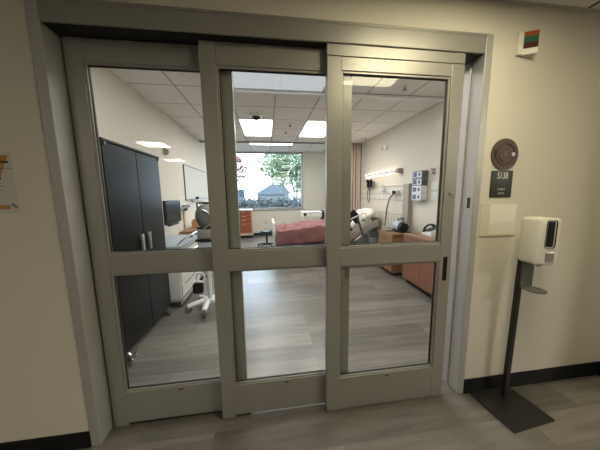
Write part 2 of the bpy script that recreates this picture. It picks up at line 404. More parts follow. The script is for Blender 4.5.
# sanitizer stand
t = thing('sanitizer_stand', 'white hand sanitizer dispenser on black floor stand right of the doors', 'sanitizer stand', (1.60, -.148, 0), math.radians(5))
B().box(-.172, .165, -.150, .145, 0, .012, .003).build('base_plate', M['blackmetal'], t)
B().box(.031, .066, .053, .078, .010, 1.04, .003, rot=Matrix.Rotation(math.radians(1.1), 3, 'Y')).build('pole', M['blackmetal'], t)
B().box(.028, .122, .030, .044, .838, 1.03, .004).build('bracket', M['darkgrey'], t)
def tr(a): return (.075+.058*math.cos(a), -.01+.062*math.sin(a))
pts = [tr(a) for a in [k*2*PI/28 for k in range(28)]]
B().prism(pts, .832, .838).prism([(x*.9+.006, y*.9-.002) for x, y in pts], .8385, .841).build('drip_tray', mat('tray_plastic', (.15, .145, .135), .5, noise=(8, .05)), t, True)
bd = B().box(.006, .135, -.072, .060, 1.012, 1.302, .020, 4).build('dispenser_body', M['white'], t, True)
B().box(.038, .100, -.0755, -.06, 1.12, 1.292, .018, 3).build('sight_window', M['black'], bd, True, label='black oval sight window')
B().box(.05, .105, -.0745, -.068, 1.035, 1.095, .003).build('badge', M['satin'], bd)
pv = Vector((.07, 0, 0)); bd.rotation_euler = (0, 0, math.radians(-11)); bd.location = pv - Matrix.Rotation(math.radians(-11), 3, 'Z') @ pv
B().cyl((.07, -.02, 1.014), (.07, -.02, .995), .012, n=16).build('nozzle', M['grey'], t, True)

# notice on the left
t = thing('wall_notice', 'notice with an orange emblem cropped by the left edge of the photo', 'notice', (-1.25, 0, 1.54))
B().box(-.32, .012, -.002, 0, -.150, .150).build('sheet', M['poster'], t)
B().prism([(-.205, .135), (0.0, .135), (-.035, .06), (-.05, .02), (-.155, .02), (-.17, .06)], -.0026, -.002, 'y').build('emblem', M['porange'], t, label='orange emblem')
B().box(-.06, -.002, -.0032, -.0026, .098, .108).box(-.205, -.15, -.0032, -.0026, .098, .108).box(-.12, -.045, -.0032, -.0026, .018, .03).box(-.22, .012, -.0032, -.0026, .072, .0745).build('emblem_stroke', M['pbrown'], t)
B().box(-.22, -.045, -.0028, -.002, -.002, .002).box(-.24, -.04, -.0028, -.002, -.018, -.014).box(-.21, -.05, -.0028, -.002, -.034, -.030).build('text_lines', M['pgrey'], t)
B().box(-.30, -.025, -.0028, -.002, -.128, -.108).build('footer_bar', M['porange'], t)
B().box(-.022, .008, -.0028, -.002, -.118, -.105, rot=Matrix.Rotation(math.radians(45), 3, 'Y')).build('corner_mark', M['pgrey'], t)

# corridor ceiling lights
def troffer(x0, x1, y0, y1, z, lens, label, group, name='ceiling_light'):
    t = thing(name, label, 'ceiling light', ((x0+x1)/2, (y0+y1)/2, z), group=group)
    a, b = (x1-x0)/2, (y1-y0)/2; e = .018
    B().box(-a, a, -b, -b+e, -.012, 0).box(-a, a, b-e, b, -.012, 0).box(-a, -a+e, -b+e, b-e, -.012, 0).box(a-e, a, -b+e, b-e, -.012, 0).build('frame', M['coolwhite'], t)
    B().box(-a+e, a-e, -b+e, b-e, -.008, -.001).build('lens', lens, t)
    return t
troffer(-2.69, -2.13, -4.42, -3.78, CZ, M['corr'], 'square corridor light mirrored in the left glass, nearer one', 'corridor ceiling lights')
troffer(-3.15, -2.59, -6.90, -6.20, CZ, M['corr'], 'square corridor light mirrored in the left glass, farther one', 'corridor ceiling lights')
troffer(.72, 1.33, -1.09, -.48, CZ, M['lampwarm'], 'warm square corridor light mirrored at the top of the right glass', 'corridor ceiling lights')

troffer(4.0, 5.22, -3.4, -2.79, CZ, M['corr'], 'added unseen corridor ceiling light far to the right of the sanitizer stand', 'corridor ceiling lights')  # out of view, added to light the lower wall from the right

# ------------------------------------------------------------------ patient room: ceiling
G = 'room ceiling lights'
troffer(-.455, .155, 3.06, 4.28, H, M['troffer'], 'long ceiling light under the dark dome camera, left one of the pair', G)
troffer(.765, 1.375, 3.06, 4.28, H, M['troffer'], 'long ceiling light right of the middle, over the bed', G)
troffer(-.455, .80, 5.22, 5.86, 2.90, M['troffer'], 'ceiling light lying across the room just before the window', G)
troffer(-.455, .155, .30, 1.20, H, M['troffer'], 'added unseen ceiling light just inside the doors, left one, hidden above the header', G)  # added out of view to brighten the room near the doors
troffer(.765, 1.375, .30, 1.20, H, M['troffer'], 'added unseen ceiling light just inside the doors, right one, hidden above the header', G)  # second added light, also unseen, lifting the near walls and ceiling
troffer(-.455, .765, 1.23, 1.83, H, M['cool'], 'pale wide ceiling panel at the top of the middle glass', G)
o = B().box(-.62, XR, 1.845, 1.905, 2.738, H, .006).box(-.62, XR, 1.835, 1.845, 2.738, 2.75).build('ceiling_track', M['coolwhite']); tag(o, 'thick grey track crossing the ceiling just inside the doors', 'ceiling track')
o = B().box(XL, XR, 4.90, 4.96, H-.035, H, .003).build('curtain_track', M['grey']); tag(o, 'thin grey curtain track crossing the ceiling before the window', 'curtain track')
t = thing('dome_camera', 'dark dome camera with white ring on the room ceiling', 'camera', (-.137, 2.80, H))
B().lathe([(.115, 0), (.112, -.018), (.085, -.045), (.07, -.05)]).build('ring', M['coolwhite'], t, True)
B().sph((0, 0, -.035), .072, (1, 1, .9)).build('dome', M['black'], t, True)
def sprinkler(x, y, z, label, m='grey'):
    t = thing('sprinkler_head', label, 'sprinkler', (x, y, z), group='ceiling sprinklers')
    B().lathe([(.045, 0), (.042, -.008), (.02, -.012)], n=20).build('escutcheon', M['coolwhite'], t, True)
    B().cyl((0, 0, -.01), (0, 0, -.045), .009, n=10).cyl((0, 0, -.045), (0, 0, -.049), .028, n=16).build('deflector', M[m], t, True)
sprinkler(.479, 3.30, H, 'upper of the two small ceiling sprinklers right of the dome camera', 'darkgrey')
sprinkler(.44, 3.85, H, 'lower of the two small ceiling sprinklers right of the dome camera', 'darkgrey')
sprinkler(1.757, 1.571, H, 'sprinkler beside the nearest ceiling light in the right glass')
sprinkler(2.43, 4.30, H, 'small dark ceiling sprinkler near the bed head wall', 'darkgrey')

# ------------------------------------------------------------------ left side
t = thing('storage_cabinet', 'tall black two door cabinet against the left wall', 'cabinet', (-1.25, 1.18, 0))
B().box(-.335, -.022, -.485, .485, .10, 1.895, .004).build('carcass', M['cab'], t)
B().box(-.34, .012, -.495, .495, 1.896, 1.918, .005).build('top_panel', M['cab'], t)
for s in (-1, 1):
    d = B().box(-.021, 0, min(s*.003, s*.482), max(s*.003, s*.482), .105, 1.892, .004).build('door', M['cab'], t)
    h = B().box(.0, .022, s*.07-.012, s*.07+.012, .925, 1.09, .005).box(.022, .03, s*.07-.017, s*.07+.017, .92, 1.095, .004).build('handle', M['satin'], d, True)
    B().cyl((-.012, s*.40, 0.045), (.012, s*.40, .045), .045, n=20).build('caster', M['darkgrey'], t, True)
    B().cyl((-.30, s*.40, 0.045), (-.276, s*.40, .045), .045, n=20).build('caster', M['darkgrey'], t, True)
    B().box(-.03, .014, s*.46-.014, s*.46+.014, 1.865, 1.895, .003).build('corner_bracket', M['darkgrey'], t)
B().tube([(-.02, -.46, .11), (.02, -.475, .09), (.04, -.48, .05), (.035, -.48, .012)], .012, 8).box(.02, .085, -.497, -.463, .075, .10, .006, rot=Matrix.Rotation(math.radians(-20), 3, 'Y')).build('brake_pedal', M['chrome'], t, True, label='chrome brake pedal')

t = thing('wall_sensor', 'small beige round sensor on the left wall above the black cabinet', 'sensor', (XL, 2.76, 2.16))
B().cyl((0, 0, 0), (.03, 0, 0), .06, n=24).build('base', M['beige'], t, True)
B().sph((.035, 0, -.005), .045, (.9, 1, 1)).build('lens', M['bedgrey'], t, True)

# workstation cart
t = thing('workstation_cart', 'white medical drawer cart with side rails next to the black cabinet', 'cart', (-1.34, 2.06, 0))
B().box(-.225, .20, -.345, .50, .13, .80, .012).build('body', M['coolwhite'], t, True)
for i, (a, b) in enumerate(((.15, .33), (.34, .48), (.49, .63), (.64, .785))):
    d = B().box(.201, .217, -.33, .48, a, b, .005).build('drawer', M['white'], t)
    B().box(.218, .230, -.22, .36, b-.035, b-.02, .003).build('handle', M['grey'], d)
B().box(-.24, .25, -.355, .53, .801, .835, .012).build('worktop', M['lightblue'], t, True)
for z in (.70, .92):
    B().tube([(.20, -.34, z-.08), (.27, -.33, z-.01), (.275, -.30, z), (.275, .46, z), (.27, .49, z-.01), (.20, .50, z-.08)], .011, 8).build('rail', M['chrome'], t, True)
B().box(-.225, .23, -.365, .52, .095, .129, .01).build('bumper', M['grey'], t)
for x, y in ((-.18, -.30), (.17, -.30), (-.18, .44), (.17, .44)):
    c = B().cyl((x-.014, y, .047), (x+.014, y, .047), .047, n=20).build('caster', M['darkgrey'], t, True)
    B().box(x-.02, x+.02, y-.015, y+.015, .05, .096, .003).build('fork', M['satin'], c)
o = B().sph((-1.17, 2.36, .853), .045, (.8, 1.25, .36)).build('computer_mouse', M['black'], smooth=True); tag(o, 'black computer mouse on the white cart top', 'mouse')

t = thing('wall_monitor', 'black flat monitor on a swing arm above the white cart', 'monitor', (XL, 3.40, 1.22))
B().box(0, .03, -.04, .04, -.44, .04, .004).build('wall_rail', M['beige'], t)
B().cyl((.05, 0, -.05), (.05, 0, .05), .035, n=16).tube([(.05, 0, .02), (.16, -.35, .04), (.19, -.77, .01)], .024, 8).box(.03, .09, -.12, .16, .01, .06, .008).build('arm', M['darkgrey'], t, True)
m_ = B().box(.200, .235, -1.37, -.80, -.16, .175, .008).build('screen_housing', M['black'], t, True)
B().box(.235, .237, -1.35, -.82, -.105, .16).build('screen', M['screen'], m_)
B().box(.19, .236, -1.25, -.92, -.19, -.155, .008).build('speaker_bar', M['black'], m_)

t = thing('whiteboard', 'glossy whiteboard with dark edge on the left wall reflecting the window', 'whiteboard', (XL, 3.57, 1.37))
B().box(0, .014, .012, 2.30, .012, .68).build('writing_surface', M['board'], t)
B().box(0, .022, 0, .012, 0, .69).box(0, .022, 2.30, 2.312, 0, .69).box(0, .022, .012, 2.30, .0, .012).box(0, .022, .012, 2.30, .68, .692).build('frame', M['darkgrey'], t)
B().box(0, .06, .30, 1.0, -.02, -.004, .004).build('marker_tray', M['satin'], t)
o = B().box(-1.575, -1.535, 4.20, 4.32, 1.366, 1.43, .008).build('board_eraser', M['black']); tag(o, 'black eraser on the whiteboard tray', 'eraser')

t = thing('low_cabinet', 'low wooden wall cabinet beneath the whiteboard', 'cabinet', (-1.40, 3.66, 0))
B().box(-.185, .12, -.55, .75, .08, .78, .004).build('body', M['beige'], t)
B().box(-.185, .15, -.58, .78, .781, .81, .005).build('worktop', M['wood'], t)
B().box(-.185, .08, -.53, .73, 0, .079).build('plinth', M['base'], t)
for a, b in ((-.545, .095), (.105, .745)):
    d = B().box(.121, .139, a, b, .09, .77, .003).build('door', M['beige'], t)
    B().box(.14, .155, (a+b)/2-.05, (a+b)/2+.05, .70, .712, .003).build('handle', M['satin'], d)
o = B().prism([(-1.52, .811), (-1.38, .811), (-1.36, .93), (-1.40, .97), (-1.50, .97), (-1.53, .93)], 3.60, 3.70, 'y').box(-1.50, -1.40, 3.62, 3.68, .97, .985, .004).build('orange_bin', M['orangebox']); tag(o, 'orange plastic box on the low cabinet', 'box')

# mobile monitor
t = thing('mobile_monitor_stand', 'grey rounded monitor on a white wheeled stand beside the white cart', 'medical monitor', (-.80, 1.66, 0))
for k, a in enumerate((200, 272, 344, 56, 128)):
    a = math.radians(a); c, s = math.cos(a), math.sin(a)
    l = B().tube([(0, 0, .115), (.10*c, .10*s, .11), (.24*c, .24*s, .085)], [.04, .036, .028], 8).build('base_leg', M['coolwhite'], t, True)
    w = B().cyl((.24*c-.015*s, .24*s+.015*c, .048), (.24*c+.015*s, .24*s-.015*c, .048), .048, n=18).build('caster', M['darkgrey'], t, True)
    B().cyl((.24*c, .24*s, .06), (.24*c, .24*s, .09), .012, n=10).build('stem', M['satin'], w, True)
B().cyl((.03, 0, .10), (.03, 0, .98), .026, n=18).build('column', M['coolwhite'], t, True)
B().box(-.06, .16, -.09, .09, .76, .90, .02, 3).build('control_box', M['lightblue'], t, True)
B().box(-.08, .17, -.10, .10, .905, .93, .008).build('shelf', M['black'], t)
B().box(-.06, .15, -.07, .08, .931, 1.05, .015).build('power_unit', M['grey'], t, True)
hd = B().sph((.045, 0, 1.205), .14, (.92, .55, 1.10), 24).build('head_shell', M['greymachine'], t, True)
B().tube([(-.02+.14*math.cos(a), -.085, 1.18+.12*math.sin(a)) for a in [math.radians(k) for k in range(-70, 75, 12)]], .008, 8).build('grip', M['satin'], hd, True)
B().box(-.06, .14, -.05, .05, 1.052, 1.075, .006).build('collar', M['black'], t)
B().tube([(-.05, 0, 1.30), (-.055, 0, 1.365), (.0, 0, 1.372)], .012, 8).tube([(.12, 0, 1.32), (.125, 0, 1.365), (.0, 0, 1.372)], .012, 8).build('top_handle', M['black'], t, True)
# hanging things on the stand
B().tube([(-.02+.045*math.cos(a), .05, .46+.05*math.sin(a)) for a in [k*2*PI/24 for k in range(25)]], .013, 8).tube([(-.02, .05, .51), (.0, .03, .55), (.02, 0, .55)], .008, 6).build('cable_coil', M['grey'], t, True)
B().tube([(-.06+.048*math.cos(a), -.04, .44+.055*math.sin(a)) for a in [k*2*PI/24 for k in range(25)]], .014, 8).tube([(-.06, -.04, .49), (-.03, -.02, .53), (.01, 0, .53)], .008, 6).build('cable_coil', M['coolwhite'], t, True)
B().box(-.17, -.04, -.05, .03, .22, .36, .03, 3).tube([(-.10, -.02, .36), (-.05, -.01, .42), (.01, 0, .44)], .02, 8).build('black_pouch', M['black'], t, True)
B().box(-.15, -.02, -.06, .06, .38, .392, .003).box(-.03, .02, -.02, .02, .378, .394).build('basket', M['coolwhite'], t)

# ------------------------------------------------------------------ far end
t = thing('drawer_pedestal', 'orange red drawer unit on casters under the window', 'drawer unit', (-.76, 6.76, 0))
B().box(-.24, .255, -.20, .20, .14, .93, .006).build('carcass', M['beige'], t)
B().box(-.27, .275, -.24, .22, .931, .955, .006).build('top_panel', M['beige'], t)
for a, b in ((.185, .50), (.51, .645), (.655, .78), (.79, .92)):
    d = B().box(-.235, .215, -.216, -.201, a, b, .004).build('drawer', M['orange'], t)
    B().box(-.12, .04, -.23, -.217, b-.05, b-.032, .004).build('handle', M['satin'], d)
B().box(-.26, .265, -.22, .21, .095, .139, .008).build('base_frame', M['beige'], t)
for x in (-.2, .21):
    for y in (-.16, .16):
        B().cyl((x-.014, y, .046), (x+.014, y, .046), .046, n=18).cyl((x, y, .05), (x, y, .096), .014, n=8).build('caster', M['black'], t, True)
o = B().box(-.505, -.44, 6.90, 6.935, .966, 1.02, .004).build('small_box', M['darkgrey'])
o.location = (0, 0, -.011); tag(o, 'tiny dark box on the drawer unit by the sill', 'box')

t = thing('wheeled_stool', 'round teal stool between the drawer unit and the bed', 'stool', (-.045, 5.15, 0))
B().lathe([(.165, .375), (.178, .385), (.178, .45), (.168, .462), (.10, .466)], n=32).build('seat', M['teal'], t, True)
B().cyl((0, 0, .09), (0, 0, .375), .024, n=16).build('column', M['black'], t, True)
for k in range(5):
    a = k*2*PI/5+.3; c, s = math.cos(a), math.sin(a)
    l = B().tube([(0, 0, .10), (.25*c, .25*s, .07)], [.022, .014], 8).build('base_leg', M['black'], t, True)
    B().sph((.25*c, .25*s, .031), .031, (1, 1, 1), 12).cyl((.25*c, .25*s, .04), (.25*c, .25*s, .075), .009, n=8).build('caster', M['black'], l, True)

o = B().box(-.115, -.035, YB-.008, YB, .40, .515, .003).build('wall_outlet', M['beige']); tag(o, 'small outlet plate on the far wall above the stool', 'outlet')

# ------------------------------------------------------------------ bed
t = thing('hospital_bed', 'hospital bed with raised head, dark red pink cover and white pillow end', 'bed', (0, 4.0, 0))
B().box(.16, 2.30, -.30, .30, .22, .30, .01).build('base_frame', M['bedgrey'], t)
B().box(.50, .75, -.22, .22, .30, .46, .01).build('lift_column', M['bedblue'], t)
B().box(1.5, 1.8, -.22, .22, .30, .46, .01).build('lift_column', M['bedblue'], t)
B().box(.14, 1.55, -.46, .46, .46, .54, .015).build('deck', M['bedgrey'], t)
B().box(.13, 1.58, -.45, .45, .545, .68, .05, 3).build('mattress', M['sheet'], t, True)
ang = math.radians(25)
Ry = Matrix.Rotation(-ang, 3, 'Y')
B().box(1.56, 2.44, -.44, .44, .36, .42, .01, rot=Ry, pivot=(1.56, 0, .40)).build('back_deck', M['bedgrey'], t)
B().box(1.57, 2.42, -.43, .43, .425, .545, .05, 3, rot=Ry, pivot=(1.56, 0, .40)).build('back_mattress', M['sheet'], t, True)
fb = B().box(.095, .145, -.47, .47, .36, .865, .022, 3).build('footboard', M['coolwhite'], t, True)
hb = B().box(2.47, 2.51, -.36, .42, .55, .90, .02, 3).build('headboard', M['bedgrey'], t, True)
for s in (-1, 1):
    y0, y1 = (-.52, -.485) if s < 0 else (.485, .52)
    B().box(1.60, 2.54, y0, y1, .33, .475, .014, rot=Ry, pivot=(1.56, 0, .32)).box(1.75, 2.45, y0-.004*(s < 0), y1+.004*(s > 0), .385, .42, .006, rot=Ry, pivot=(1.56, 0, .32)).build('side_panel', M['bedgrey'], t, True)
    yy = s*.53
    B().tube([(1.62, yy, .80), (1.70, yy, .875), (2.06, yy, 1.027), (2.10, yy, 1.02), (2.12, yy, .98)], .014, 8).build('rail', M['white'], t, True)
    B().tube([(1.90, yy, .96), (1.93, yy, .90), (2.035, yy, .58), (2.04, yy, .54)], .022, 8).build('rail_post', M['darkgrey'], t, True)
    B().tube([(1.78, yy, .60), (1.745, yy, .535), (1.79, yy, .40), (1.82, yy, .395), (2.03, yy, .54), (2.06, yy, .60)], .013, 8).build('lower_rail', M['satin'], t, True)
B().box(2.0, 2.30, -.28, .10, .30, .50, .02).box(2.25, 2.42, -.40, -.28, .30, .44, .015).build('motor_unit', M['bedblue'], t, True)
for x in (.30, 2.20):
    for y in (-.40, .40):
        c = B().cyl((x, y-.016, .075), (x, y+.016, .075), .075, n=22).build('caster', M['darkgrey'], t, True)
        B().box(x-.03, x+.03, y-.025, y+.025, .10, .23, .006).build('fork', M['bedgrey'], c)
    B().box(x-.05, x+.05, -.43, .43, .225, .27, .006).build('axle_beam', M['bedgrey'], t)

import mathutils
def rnd(x, y, z=0): return mathutils.noise.noise(Vector((x, y, z)))
def blank(u, v):
    x = .165 + u*1.53
    s = (v-.5)*2          # -1 .. 1 across
    base = .70 + .03*math.sin(u*3.0) + .10*u*u
    lump = .06*rnd(u*6, v*4, 1) + .05*rnd(u*12, v*9, 3) + .03*math.sin(11*u+9*v)*rnd(u*5, v*3, 7)
    if abs(s) < .72:
        y = s/.72*.47; z = base + .02*(1-(s/.72)**2) + lump*.8
    else:
        k = (abs(s)-.72)/.28
        y = math.copysign(.47+.035*math.sin(k*1.6)+.02*rnd(u*9, k*2, 5), s)
        z = base - k*(.33+.05*rnd(u*4, s, 2)) + lump*.5*(1-k)
    return Vector((x, 4.0+y, z))
o = B().grid(blank, 70, 60).build('blanket', M['blanket'], smooth=True, solid=.012)
tag(o, 'rumpled dark pink blanket spread over the bed', 'blanket')
def pil(u, v):
    a = u*2*PI; b = (v-.5)*PI
    def sp(c, e): return math.copysign(abs(c)**e, c)
    return Vector((.21*sp(math.cos(b), .6)*sp(math.cos(a), .55), .33*sp(math.cos(b), .6)*sp(math.sin(a), .55), .10*sp(math.sin(b), .9)+.03*rnd(3*math.cos(a)+5, 3*math.sin(a), v*2)))
pb = B().grid(pil, 36, 18); bmesh.ops.remove_doubles(pb.bm, verts=pb.bm.verts, dist=1e-4)
o = pb.build('pillow', M['sheet'], smooth=True); o.location = (2.20, 3.86, .955); o.rotation_euler = (0, -ang, .1); tag(o, 'white pillow on the raised head of the bed', 'pillow')
sh = B().grid(lambda u, v: Vector((1.70+.36*u, 3.55+.30*v, .74+.20*u-.12*max(0, 1-v*4)**2+.03*rnd(u*7, v*7, 9)+.01*math.sin(12*v))), 20, 16).build('folded_sheet', M['sheet'], smooth=True, solid=.02)
tag(sh, 'crumpled white sheet lying in front of the pillow', 'sheet')
sh.location = (0, 0, -.02)
o = B().prism([(1.70, .95), (1.755, 1.05), (1.844, 1.10), (1.95, 1.0), (1.975, .83), (1.90, .79), (1.79, .90)], 3.478, 3.515, 'y').tube([(1.80, 3.495, .90), (1.745, 3.49, .80), (1.76, 3.49, .70), (1.80, 3.49, .66)], .022, 8).build('bed_controller', M['black'])
tag(o, 'black hand control hanging over the bed side rail', 'bed control')

# overbed table behind the bed
t = thing('overbed_table', 'white overbed table standing behind the pink blanket', 'table', (1.25, 5.25, 0))
B().box(-.30, .42, -.22, .20, .93, .955, .008).build('tabletop', M['coolwhite'], t, True)
B().box(-.27, .25, -.21, .18, .80, .925, .008).build('drawer_box', M['white'], t, True)
B().box(.26, .32, -.22, .0, .72, .99, .008).build('column_head', M['black'], t)
B().cyl((.29, -.05, .10), (.29, -.05, .80), .03, n=14).build('column', M['satin'], t, True)
B().sph((-.23, -.225, .885), .045, (1, .7, 1), 14).build('knob', M['black'], t, True)
B().tube([(-.27, -.23, .86), (-.28, -.23, .74), (-.25, -.23, .70)], .014, 8).build('hook', M['coolwhite'], t, True)
B().box(-.35, .35, -.26, -.21, .05, .09, .008).box(-.35, .35, .12, .17, .05, .09, .008).box(.26, .32, -.21, .12, .05, .10, .008).build('base', M['satin'], t)
for x in (-.32, .32):
    for y in (-.235, .145): B().sph((x, y, .026), .026, n=12).build('caster', M['black'], t, True)
o = B().box(1.585, 1.665, 5.16, 5.30, .956, 1.0, .01).build('white_tray', M['coolwhite']); tag(o, 'small white tray on the overbed table end', 'tray')

# curtain
def cur(u, v):
    x = 1.60 + .965*u
    f = .018*math.sin(u*2*PI*11) + .012*math.sin(u*2*PI*4.3+1)
    return Vector((x, 4.93+f*(.45+.55*(1-v)), .35+v*2.395))
t = thing('privacy_curtain', 'beige privacy curtain with brown stripes hanging behind the bed head', 'curtain', (0, 0, 0))
def strip(a, b): return B().grid(lambda u, v: cur(a+(b-a)*u, v), max(2, int(130*(b-a))), 8)
cuts = [0, .765, .785, .840, .865, 1.0]
for i, (a, b) in enumerate(zip(cuts, cuts[1:])):
    strip(a, b).build('stripe' if i % 2 else 'cloth', M['stripe' if i % 2 else 'curtain'], t, True, solid=.004, label='brown vertical stripe' if i % 2 else None)
o = B().cyl((2.54, 4.86, .0), (2.54, 4.86, 2.74), .014, n=10).build('ceiling_pole', M['stripe'], smooth=True); tag(o, 'thin brown vertical pole in the corner beside the curtain', 'pole')

# ------------------------------------------------------------------ right wall
t = thing('headwall_unit', 'beige panelled headwall on the right wall behind the bed head', 'headwall', (XR, 3.7, 0))
B().box(-.040, 0, -.94, 1.15, .50, 1.612, .004).build('back_panel', M['panel'], t)
for z in (1.43, 1.30, 1.02): B().box(-.046, -.0405, -.93, 1.14, z, z+.012).build('groove_rail', M['post'], t)
for k in range(16):
    y = -.85+k*.118; B().box(-.045, -.0405, y, y+.012, .78, 1.0).build('slat', M['bedgrey'], t)
B().box(-.085, 0, -1.125, -.945, .50, 1.615, .008).build('end_post', M['post'], t, label='darker brown end post')
B().box(-.052, -.0405, -.93, 1.14, 1.575, 1.60).build('equipment_rail', M['beige'], t)
for y, z in ((.62, 1.37), (.42, 1.37), (-.05, 1.37), (-.78, 1.37), (.15, 1.37)):
    B().box(-.048, -.0405, y-.045, y+.045, z-.05, z+.05, .003).build('outlet', M['white'], t)

t = thing('bed_wall_light', 'long lit wall lamp over the bed head', 'wall light', (XR, 3.75, 1.87))
B().box(-.10, 0, -.72, .75, -.012, .022, .006).build('housing', M['beige'], t)
B().box(-.095, -.005, -.70, .74, .0225, .05, .008).build('upper_lens', M['lampbed'], t)
B().box(-.095, -.005, -.70, .74, -.040, -.0125, .008).build('lower_lens', M['lampbed'], t)
B().box(-.105, 0, -.83, -.721, -.042, .052, .008).build('end_cap', M['post'], t)

t = thing('wall_camera', 'small white wall sensor with dark lens high on the right wall', 'sensor', (XR, 3.60, 2.415))
B().box(-.05, 0, -.07, .07, -.05, .05, .015, 3).build('housing', M['white'], t, True)
B().cyl((-.045, .055, 0), (-.062, .065, -.005), .025, n=16).build('lens', M['darkgrey'], t, True)

t = thing('diagnostic_set', 'black handheld diagnostic set with coiled cord on the headwall', 'diagnostic set', (XR-.052, 4.12, 1.65))
B().box(-.05, 0, -.14, .16, -.06, .08, .008).build('wall_transformer', M['grey'], t)
for y in (-.085, .085):
    B().cyl((-.075, y, -.06), (-.075, y, .07), .032, n=14).sph((-.085, y, .085), .042, n=12).build('handpiece', M['black'], t, True)
B().tube([(-.06, .10, -.06), (-.065, .13, -.20), (-.065, .12, -.36), (-.065, .08, -.43), (-.065, .03, -.40), (-.065, .02, -.25), (-.06, .04, -.06)], .012, 8).build('cord', M['darkgrey'], t, True)
t = thing('flowmeter', 'small clear flowmeter on the headwall rail right of the diagnostic set', 'flowmeter', (XR-.052, 3.52, 1.52))
B().cyl((-.045, 0, -.05), (-.045, 0, .09), .02, n=14).build('tube', M['white'], t, True)
B().cyl((0, 0, -.03), (-.075, 0, -.03), .022, n=14).cyl((-.045, -.035, .0), (-.045, .035, .0), .016, n=12).build('valve', M['satin'], t, True)
t = thing('suction_regulator', 'white suction regulator with black knob and long dark hose on the headwall', 'regulator', (XR-.048, 3.02, 1.46))
B().box(-.08, 0, -.09, .11, -.045, .045, .008).build('body', M['white'], t, True)
B().cyl((-.08, -.06, 0), (-.125, -.06, 0), .036, n=18).build('knob', M['black'], t, True)
B().tube([(-.10, -.04, -.03), (-.12, .06, -.12), (-.13, .13, -.32), (-.13, .16, -.52), (-.14, .18, -.66), (-.16, .10, -.69), (-.18, -.08, -.692), (-.18, -.25, -.692)], .013, 8).build('hose', M['hose'], t, True)
B().tube([(-.05, .09, -.04), (-.06, .14, -.15), (-.06, .12, -.26), (-.06, .07, -.28), (-.06, .06, -.18), (-.05, .08, -.05)], .007, 6).build('cord', M['coolwhite'], t, True)

t = thing('glove_box_rack', 'clear wall rack of stacked glove boxes left of the switch plates', 'glove rack', (XR, 2.315, 1.565))
B().box(-.004, 0, -.13, .13, -.245, .245).box(-.11, -.004, -.13, -.127, -.245, -.235).box(-.11, -.004, .127, .13, -.245, -.235).box(-.11, -.105, -.13, -.127, -.235, .245).box(-.11, -.105, .127, .13, -.235, .245).build('frame', M['grey'], t)
for z in (-.245, -.123, 0, .122): B().box(-.11, -.0045, -.1255, .1255, z, z+.004).build('shelf', M['grey'], t)
for i, (z, a, b, lb) in enumerate(((.126, 'darkgrey', 'bluebox', 'dark blue glove box, topmost in the wall rack'), (.004, 'darkgrey', 'bluebox', 'dark blue glove box, second from top in the wall rack'),
                                (-.119, 'whitebox', 'bluebox', 'white and blue glove box, third from top in the wall rack'), (-.241, 'whitebox', 'bluebox', 'white and blue glove box, lowest in the wall rack'))):
    g = thing('glove_box', lb, 'box', (XR-.058, 2.315, 1.565+z), group='glove boxes in the rack')
    B().box(-.052, .052, -.123, .123, 0, .115).build('carton', M[a] if i < 2 else M['whitebox'], g)
    B().box(-.0535, -.0521, -.115, .115, .012, .10).build('front_panel', M['whitebox'], g)
    B().box(-.0545, -.0536, .0, .10, .02, .095).box(-.0545, -.0536, -.09, -.035, .03, .085).build('print', M['bluebox'], g)

for y, z, h, nm, lb in ((2.03, 1.56, .12, 'wall_plate', 'white wall plate, upper of the pair right of the glove rack'), (2.02, 1.40, .12, 'wall_plate', 'white wall plate, lower of the pair right of the glove rack')):
    t = thing(nm, lb, 'wall plate', (XR, y, z), group='wall plates by the glove rack')
    B().box(-.008, 0, -.06, .06, -h/2, h/2, .003).build('plate', M['coolwhite'], t)
    B().box(-.012, -.008, -.012, .012, -.02, .02, .002).build('rocker', M['white'], t)
t = thing('coat_hook', 'small dark hook on the wall above the white wall plates', 'hook', (XR, 2.04, 1.78))
B().box(-.008, 0, -.025, .025, -.05, .05, .003).build('plate', M['grey'], t)
B().tube([(-.008, 0, .02), (-.05, 0, .03), (-.06, 0, .05)], .008, 8).tube([(-.008, 0, -.02), (-.04, 0, -.03), (-.05, 0, 0)], .008, 8).build('prong', M['darkgrey'], t, True)

t = thing('bedside_cabinet', 'light wooden bedside cabinet with drawers beside the bed head', 'cabinet', (2.34, 2.60, 0))
B().box(-.21, .16, -.25, .25, .06, .725, .004).build('carcass', M['wood'], t)
B().box(-.235, .165, -.27, .265, .726, .75, .005).build('top_panel', M['wood'], t)
for a, b in ((.07, .28), (.29, .50), (.51, .715)):
    d = B().box(-.228, -.211, -.243, .243, a, b, .003).build('drawer', M['wood'], t)
    B().box(-.24, -.229, -.06, .06, b-.045, b-.03, .003).build('handle', M['darkgrey'], d)
B().box(-.17, .16, -.23, .23, 0, .059).build('plinth', M['base'], t)

t = thing('base_cabinet', 'reddish wooden base cabinet along the right wall nearest the doors', 'cabinet', (2.375, 1.42, 0))
B().box(-.215, .205, -.65, .65, .09, .785, .004).build('carcass', M['wood2'], t)
B().box(-.24, .205, -.67, .66, .786, .815, .005).build('worktop', M['wood'], t)
for k in range(3):
    a = -.645+k*.432; d = B().box(-.234, -.216, a, a+.426, .095, .66, .003).build('door', M['wood2'], t)
    B().box(-.246, -.235, a+.38, a+.392, .48, .60, .003).build('handle', M['satin'], d)
    d = B().box(-.234, -.216, a, a+.426, .668, .78, .003).build('drawer', M['wood2'], t)
    B().box(-.246, -.235, a+.16, a+.28, .715, .727, .003).build('handle', M['darkgrey'], d)
B().box(-.16, .205, -.64, .64, 0, .089).build('plinth', M['base'], t)

